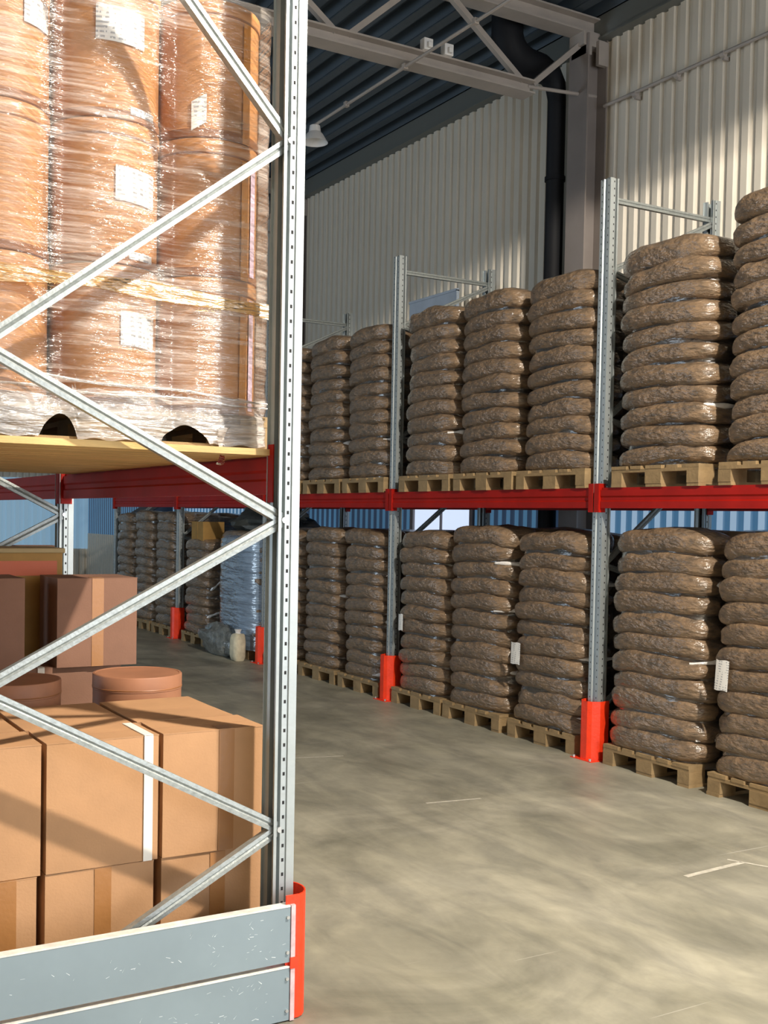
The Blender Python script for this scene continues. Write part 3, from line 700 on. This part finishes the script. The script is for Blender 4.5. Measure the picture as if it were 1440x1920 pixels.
for k in range(3):
    for cI, x in enumerate(DX):
        t = thing('fibre_drum', (x, 3.812, DZ+k*(DH+.003)), 'brown fibre drum, %s one of the %s tier inside the stretch wrap' % (colname[cI], tier[k]), 'drum', 'fibre drums in the wrapped stack', rz=0)
        link('drum_body', dme, None, t, rot=(0, 0, cI+k*2.1))
        A = math.radians
        if cI == 1:
            zc = [.27, .27, .31][k]; arc_label(t, A([-88, -95, -116][k]), A([-42, -46, -64][k]), zc-.06, zc+.055, DR+.0015, -.006)
            arc_label(t, A(-80), A(-48), .02, .046, DR+.0015)
        if cI == 0 and k == 2: arc_label(t, A(-70), A(-33), .25, .34, DR+.0015)
        if cI == 2 and k == 2: arc_label(t, A(-128), A(-112), .02, .12, DR+.0015, .03)
        if cI == 2:
            q = MB(); n = 5; q.add([((DR+.001)*math.cos(A(-70+2.2*i)), (DR+.001)*math.sin(A(-70+2.2*i)), (.0, DH-.055)[s]) for s in (0, 1) for i in range(n+1)], [(i, i+1, n+2+i, n+1+i) for i in range(n)]); q.ob('seam_tape', mat('amber_tape', (.60, .25, .03), .3, coat=.5), t)
            if k < 2:
                q = MB(); n = 4; q.add([((DR+.0016)*math.cos(A(-55+2.6*i)), (DR+.0016)*math.sin(A(-55+2.6*i)), (.02, DH-.06)[s]) for s in (0, 1) for i in range(n+1)], [(i, i+1, n+2+i, n+1+i) for i in range(n)]); q.ob('edge_tape', mat('lilac_tape', (.66, .52, .66), .3, 0, 26, .35, coat=.6, stretch=(1, 1, 3)), t)
        bk = thing('fibre_drum', (x, 4.20, DZ+k*(DH+.003)), 'rear row fibre drum behind the %s drum of the %s tier' % (colname[cI], tier[k]), 'drum', 'rear fibre drums in the wrapped stack')
        link('drum_body', dme, None, bk)
# the film round the drums
def drum_wrap():
    x0, x1, y0, y1 = DX[0]-DR-.008, DX[2]+DR+.008, 3.812-DR-.010, 4.20+DR+.010
    rc = .10; per = []
    def seg(a, c, n): return [(a[0]+(c[0]-a[0])*i/n, a[1]+(c[1]-a[1])*i/n) for i in range(n)]
    def cor(cx, cy, a0, n=8): return [(cx+rc*math.cos(math.radians(a0+90*i/n)), cy+rc*math.sin(math.radians(a0+90*i/n))) for i in range(n)]
    per += cor(x0+rc, y0+rc, 180)+seg((x0+rc, y0), (x1-rc, y0), 110)+cor(x1-rc, y0+rc, 270)+seg((x1, y0+rc), (x1, y1-rc), 40)+cor(x1-rc, y1-rc, 0)+seg((x1-rc, y1), (x0+rc, y1), 50)+cor(x0+rc, y1-rc, 90)+seg((x0, y1-rc), (x0, y0+rc), 40)
    n = len(per); vs, fs = [], []; zt = DZ+3*(DH+.003)+.005; nz = 150
    def zb(x, y):
        if y < y0+.05:
            b = PZ+.012
            for c_, wd, hh in ((.955, .062, .075), (1.39, .085, .060), (.66, .05, .06)):
                d = (x-c_)/wd
                if abs(d) < 1: b = max(b, PZ+.012+hh*(1-d*d)**.6)
            return b+.004*math.sin(x*60)
        return PZ+.03
    for i in range(nz+1):
        for (x, y) in per:
            b0 = zb(x, y); z = b0+(zt-b0)*i/nz
            cx_, cy_ = (x0+x1)/2, (y0+y1)/2; front = max(0, 1-abs(y-y0)/.03)
            d = min(abs(x-c_) for c_ in DX)/DR; sag = -.020*front*max(0, d-.55)**1.2*2
            low = max(0, 1-(z-PZ)/.20)
            nn = noise.noise(Vector((x*2.2, y*2.2, z*14)))*.004+noise.noise(Vector((x*5, y*5, z*45)))*.0022
            nn += low*(.012*noise.noise(Vector((x*3, y, z*40)))+.006)
            if z < PZ+.20: nn += -.004*math.sin((z-PZ)*60)
            pull = 0 if z > DZ-.005 else -.012
            off = nn-sag*-1+pull; ox, oy = x-cx_, y-cy_; l = math.hypot(ox, oy)
            if front > 0: vs.append((x, y-nn-pull*-1-sag, z))
            else: vs.append((x+ox/l*off, y+oy/l*off, z))
    for i in range(nz):
        for j in range(n): k2 = (j+1) % n; fs.append((i*n+j, i*n+k2, (i+1)*n+k2, (i+1)*n+j))
    return vs, fs
t = thing('stretch_film', (0, 0, 0), 'clear wrinkled stretch film wrapped round the fibre drums on the board shelf', 'film')
vs, fs = drum_wrap(); q = MB(); q.add(vs, fs); me = q.mesh('film_skin', fix=False); me.polygons.foreach_set('use_smooth', [True]*len(me.polygons))
me.materials.append(M_film); me.materials.append(M_filmlow)
for p in me.polygons:
    zc = sum(me.vertices[v].co.z for v in p.vertices)/4
    if zc < DZ+.055: p.material_index = 1
link('film_skin', me, None, t)
# bundled strands and hanging tail, yellowish tape band
def strand(pts, r, m_=M_fold, name='film_fold'):
    q = MB(); n = len(pts); q.tube(pts, [r*(.5+.5*math.sin(math.pi*(i+.4)/n)) for i in range(n)], 6); return q.ob(name, m_, t, smooth=True)
rnd = random.Random(11); FY = 3.812-DR-.016
for (xa, za, xb, zb_) in ((.60, 2.17, 1.72, 2.115), (.60, 2.12, 1.72, 2.10)):
    pts = [(xa+(xb-xa)*i/14, FY-.004+.004*math.sin(i*1.7), za+(zb_-za)*i/14+.006*math.sin(i*.9+xa*9)) for i in range(15)]
    strand(pts, rnd.uniform(.004, .007), M_filmlow)
q = MB(); n = 12
for i in range(n+1):
    u = i/n; wd = .03-.012*math.sin(u*3); x = 1.535-.03*u-.01*math.sin(u*5); z = 2.02-.13*u
    q.v += [(x-wd*.8, FY-.02-.02*math.sin(u*2)+.006*math.sin(7*u), z), (x, FY-.035-.01*math.sin(5*u), z-.004), (x+wd*.6, FY-.02+.004*math.sin(9*u), z+.004)]
for i in range(n):
    for j in range(2): a = i*3+j; q.f.append((a, a+1, a+4, a+3))
o = q.ob('hanging_tail', M_filmlow, t, smooth=True)
q = MB(); n = 60; bandz = lambda x: 2.462-.035*math.exp(-((x-1.45)/.25)**2)*0+.012*math.sin((x-.6)*3.2)-.02*max(0, (x-1.05))*1.4
q.add([(.60+1.10*i/n, FY-.0045-.002*math.sin(i*.7), bandz(.6+1.1*i/n)+s*(.030 if i < 45 else .034)*(.8+.2*math.sin(i*.21))) for s in (-1, 1) for i in range(n+1)], [(i, i+1, n+2+i, n+1+i) for i in range(n)])
o = q.ob('tape_band', film_material('yellow_tape', (.9, .6, .25), (.55, .33, .10), (3, 3, 30), .5, .8, rough=.3), t, smooth=True); tag(o, 'yellowish tape band')

# ------------------------------------------------------------------ cartons
def carton(x0, x1, y0, y1, z0, z1, label, material=M_card, tape='v', strap=None, group='brown cartons in the near rack', rz=0., tapex=.55):
    cx_, cy_ = (x0+x1)/2, (y0+y1)/2; sx, sy, h = x1-x0, y1-y0, z1-z0
    t = thing('cardboard_box', (cx_, cy_, z0), label, 'box', group, rz)
    a, c = sx/2, sy/2; q = MB()
    # body with slightly bulged faces
    n = 6; 
    def face(P, bul):
        k0 = len(q.v)
        for i in range(n+1):
            for j in range(n+1):
                u, v = i/n, j/n; q.v.append(P(u, v, bul*math.sin(math.pi*u)*math.sin(math.pi*v)))
        for i in range(n):
            for j in range(n): k = k0+i*(n+1)+j; q.f.append((k, k+1, k+n+2, k+n+1))
    face(lambda u, v, b_: (-a+2*a*u, -c-b_, h*v), .0015); face(lambda u, v, b_: (-a+2*a*u, c+b_, h*v), .0015)
    face(lambda u, v, b_: (-a-b_, -c+2*c*u, h*v), .0015); face(lambda u, v, b_: (a+b_, -c+2*c*u, h*v), .0015)
    face(lambda u, v, b_: (-a+2*a*u, -c+2*c*v, 0), 0); face(lambda u, v, b_: (-a+2*a*u, -c+2*c*v, h-.006+b_), -.004)
    q.ob('box_body', material, t)
    for s in (-1, 1):
        q2 = MB(); 
        q2.add([(-a-.001, s*.0015, h-.005), (a+.001, s*.0015, h-.005), (a+.001, s*(c+.001), h-.002), (-a-.001, s*(c+.001), h-.002), (-a-.001, s*.0015, h), (a+.001, s*.0015, h), (a+.001, s*(c+.001), h+.0015), (-a-.001, s*(c+.001), h+.0015)],
               [(0,1,2,3),(4,7,6,5),(0,4,5,1),(1,5,6,2),(2,6,7,3),(3,7,4,0)])
        q2.ob('top_flap', material, t)
    if tape:
        tx = -a+2*a*tapex; w2 = .029
        q2 = MB(); q2.box(tx-w2, -c-.0032, .0, tx+w2, -c-.002, h-.001); q2.box(tx-w2, -c-.002, h+.0017, tx+w2, -c+.07, h+.0026) if tape == 'v' else None
        q2.ob('tape', M_cardtape, t)
    if strap:
        q2 = MB(); q2.box(strap-.016, -c-.0055, .0, strap+.016, -c-.0034, h); q2.box(strap-.016, -c-.005, h+.0016, strap+.016, c*.95, h+.004); q2.ob('strap', M_strap, t)
    return t
BX = [(.525, .905), (.922, 1.306), (1.324, 1.704)]; nm = ['left', 'middle', 'right']
pallet(1.13, 4.0, 0, 'wooden pallet under the front cartons, behind the grey planks', 'pallets in the near rack', zscale=.8)
for i, (a, c) in enumerate(BX):
    carton(a-.008*(i < 1), c-.012*(i < 2), 3.60+.004*i, 3.84, .118, .520, 'front bottom carton of the %s column, partly behind the grey planks' % nm[i], tapex=[.75, .52, .55][i])
    carton(a, c, 3.60, 3.838, .524, .955, ['front top carton of the left column, cut by the photo edge', 'front top carton of the middle column with a white strap', 'front top carton of the right column, beside the foreground post'][i], strap=(.155 if i == 1 else None), tape=('v' if i == 2 else None), tapex=.62, rz=[.0, .006, -.004][i])
    carton(a-.01, c-.015, 3.85, 4.31, .118, .955, 'taller carton behind the front top carton of the %s column' % nm[i], tape=None)
carton(.10, .51, 3.62, 4.1, .118, .90, 'carton beyond the left photo edge beside the left column', tape=None)
# fibre drums standing behind the cartons
pallet(1.20, 4.78, 0, 'wooden pallet under the pair of lidded drums behind the cartons', 'pallets in the near rack', zscale=.8)
q = MB(); r = .19
q.lathe([(r-.003, 0), (r, .004), (r, .84), (r+.002, .842), (r+.002, .90), (r-.001, .905), (r-.010, .906), (r-.013, .9035), (.0001, .904)], 56)
bigd = q.mesh('drum_body', smooth=True); bigd.materials.append(M_rim2)
for x, lb in ((1.045, 'round brown lidded drum behind the middle carton column'), (1.575, 'round brown lidded drum behind the right carton column')):
    t = thing('lidded_drum', (x, 4.62, .118), lb, 'drum', 'lidded drums behind the cartons'); link('drum_body', bigd, None, t)
    q = MB(); q.lathe([(r+.0015, .846), (r+.0035, .850), (r+.0015, .854)], 56); q.ob('closing_ring', M_rim, t, smooth=True)
# three-high boxes further back
pallet(1.22, 5.52, 0, 'wooden pallet under the purplish brown boxes stacked three high', 'pallets in the near rack', zscale=.8)
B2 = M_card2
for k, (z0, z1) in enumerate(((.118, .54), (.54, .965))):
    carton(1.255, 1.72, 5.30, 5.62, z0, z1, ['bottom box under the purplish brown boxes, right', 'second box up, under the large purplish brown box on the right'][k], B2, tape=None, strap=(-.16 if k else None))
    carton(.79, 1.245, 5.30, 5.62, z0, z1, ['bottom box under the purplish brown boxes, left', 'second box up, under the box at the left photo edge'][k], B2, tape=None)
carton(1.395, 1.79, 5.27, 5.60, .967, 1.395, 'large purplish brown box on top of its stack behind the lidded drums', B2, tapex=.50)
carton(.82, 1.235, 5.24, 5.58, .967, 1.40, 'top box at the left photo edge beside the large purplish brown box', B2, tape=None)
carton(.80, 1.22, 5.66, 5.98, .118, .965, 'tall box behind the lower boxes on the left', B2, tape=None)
t = thing('crate', (1.36, 5.84, .118), 'yellowish box with an orange band behind the purplish brown boxes', 'box')
q = MB(); q.box(-.19, -.16, 0, .17, .16, 1.40); q.ob('box_body', M_goldbox, t, bevel=.006)
q = MB(); q.box(-.192, -.163, 1.27, .14, -.160, 1.345); q.ob('orange_band', M_orange, t)
q = MB(); q.box(-.2, -.17, 1.385, .18, .17, 1.41); q.ob('lid', mat('dull_yellow_lid', (.40, .30, .14), .6), t, bevel=.004)
# load in the second bay
pallet(1.15, 7.0, 0, 'wooden pallet in the second bay of the near rack under the small brown box', 'pallets in the near rack', zscale=.8)
carton(1.47, 1.84, 6.72, 7.1, .118, 1.50, 'small dark brown box between the two thin posts far back', B2, tapex=.5, tape='v')
tag(blob('dark_wrapped_load', (1.02, 7.05, .80), (.42, .42, .76), 5, mat('grey_wrapped_sheet', (.07, .08, .085), .4, 0, 5, .3, .4, 15, coat=.3), amp=.12, n=32, m_=20), 'dark grey wrapped load standing in the second bay of the near rack', 'load')
q = MB(); q.prism([(6.15, .0), (6.15, 1.5), (6.3, 1.72), (6.6, 1.9), (6.75, 1.9), (6.75, .0)], 18.0, 19.0, 'y')
tag(q.ob('navy_covered_load', M_navy, bevel=.03), 'dark navy covered load beyond the furthest sack row post', 'load')

# ------------------------------------------------------------------ tape marks on the floor
def mark(pts, wdt, label):
    q = MB(); a = Vector(pts[0]); c = Vector(pts[1]); d = (c-a).normalized(); n = Vector((-d.y, d.x))*wdt/2
    q.v = [(a.x+n.x, a.y+n.y, .0012), (a.x-n.x, a.y-n.y, .0012), (c.x-n.x, c.y-n.y, .0012), (c.x+n.x, c.y+n.y, .0012)]; q.f = [(0, 1, 2, 3)]
    tag(q.ob('floor_tape', mat('worn_tape_'+str(len(bpy.data.materials)), (.55, .52, .44), .5, 0, 30, .2)), label, 'marking', 'worn marks on the floor')
mark([(3.69, 5.50), (4.06, 5.45)], .022, 'pale worn tape strip in the middle of the aisle floor')
mark([(3.50, 6.95), (3.88, 6.86)], .02, 'thin worn tape strip on the floor beside the foreground post')
mark([(4.07, 3.80), (4.50, 3.83)], .030, 'long pale tape strip on the floor toward the right photo edge')
mark([(4.47, 3.90), (4.58, 3.68)], .018, 'short tape strip crossing the end of the long one at the right')
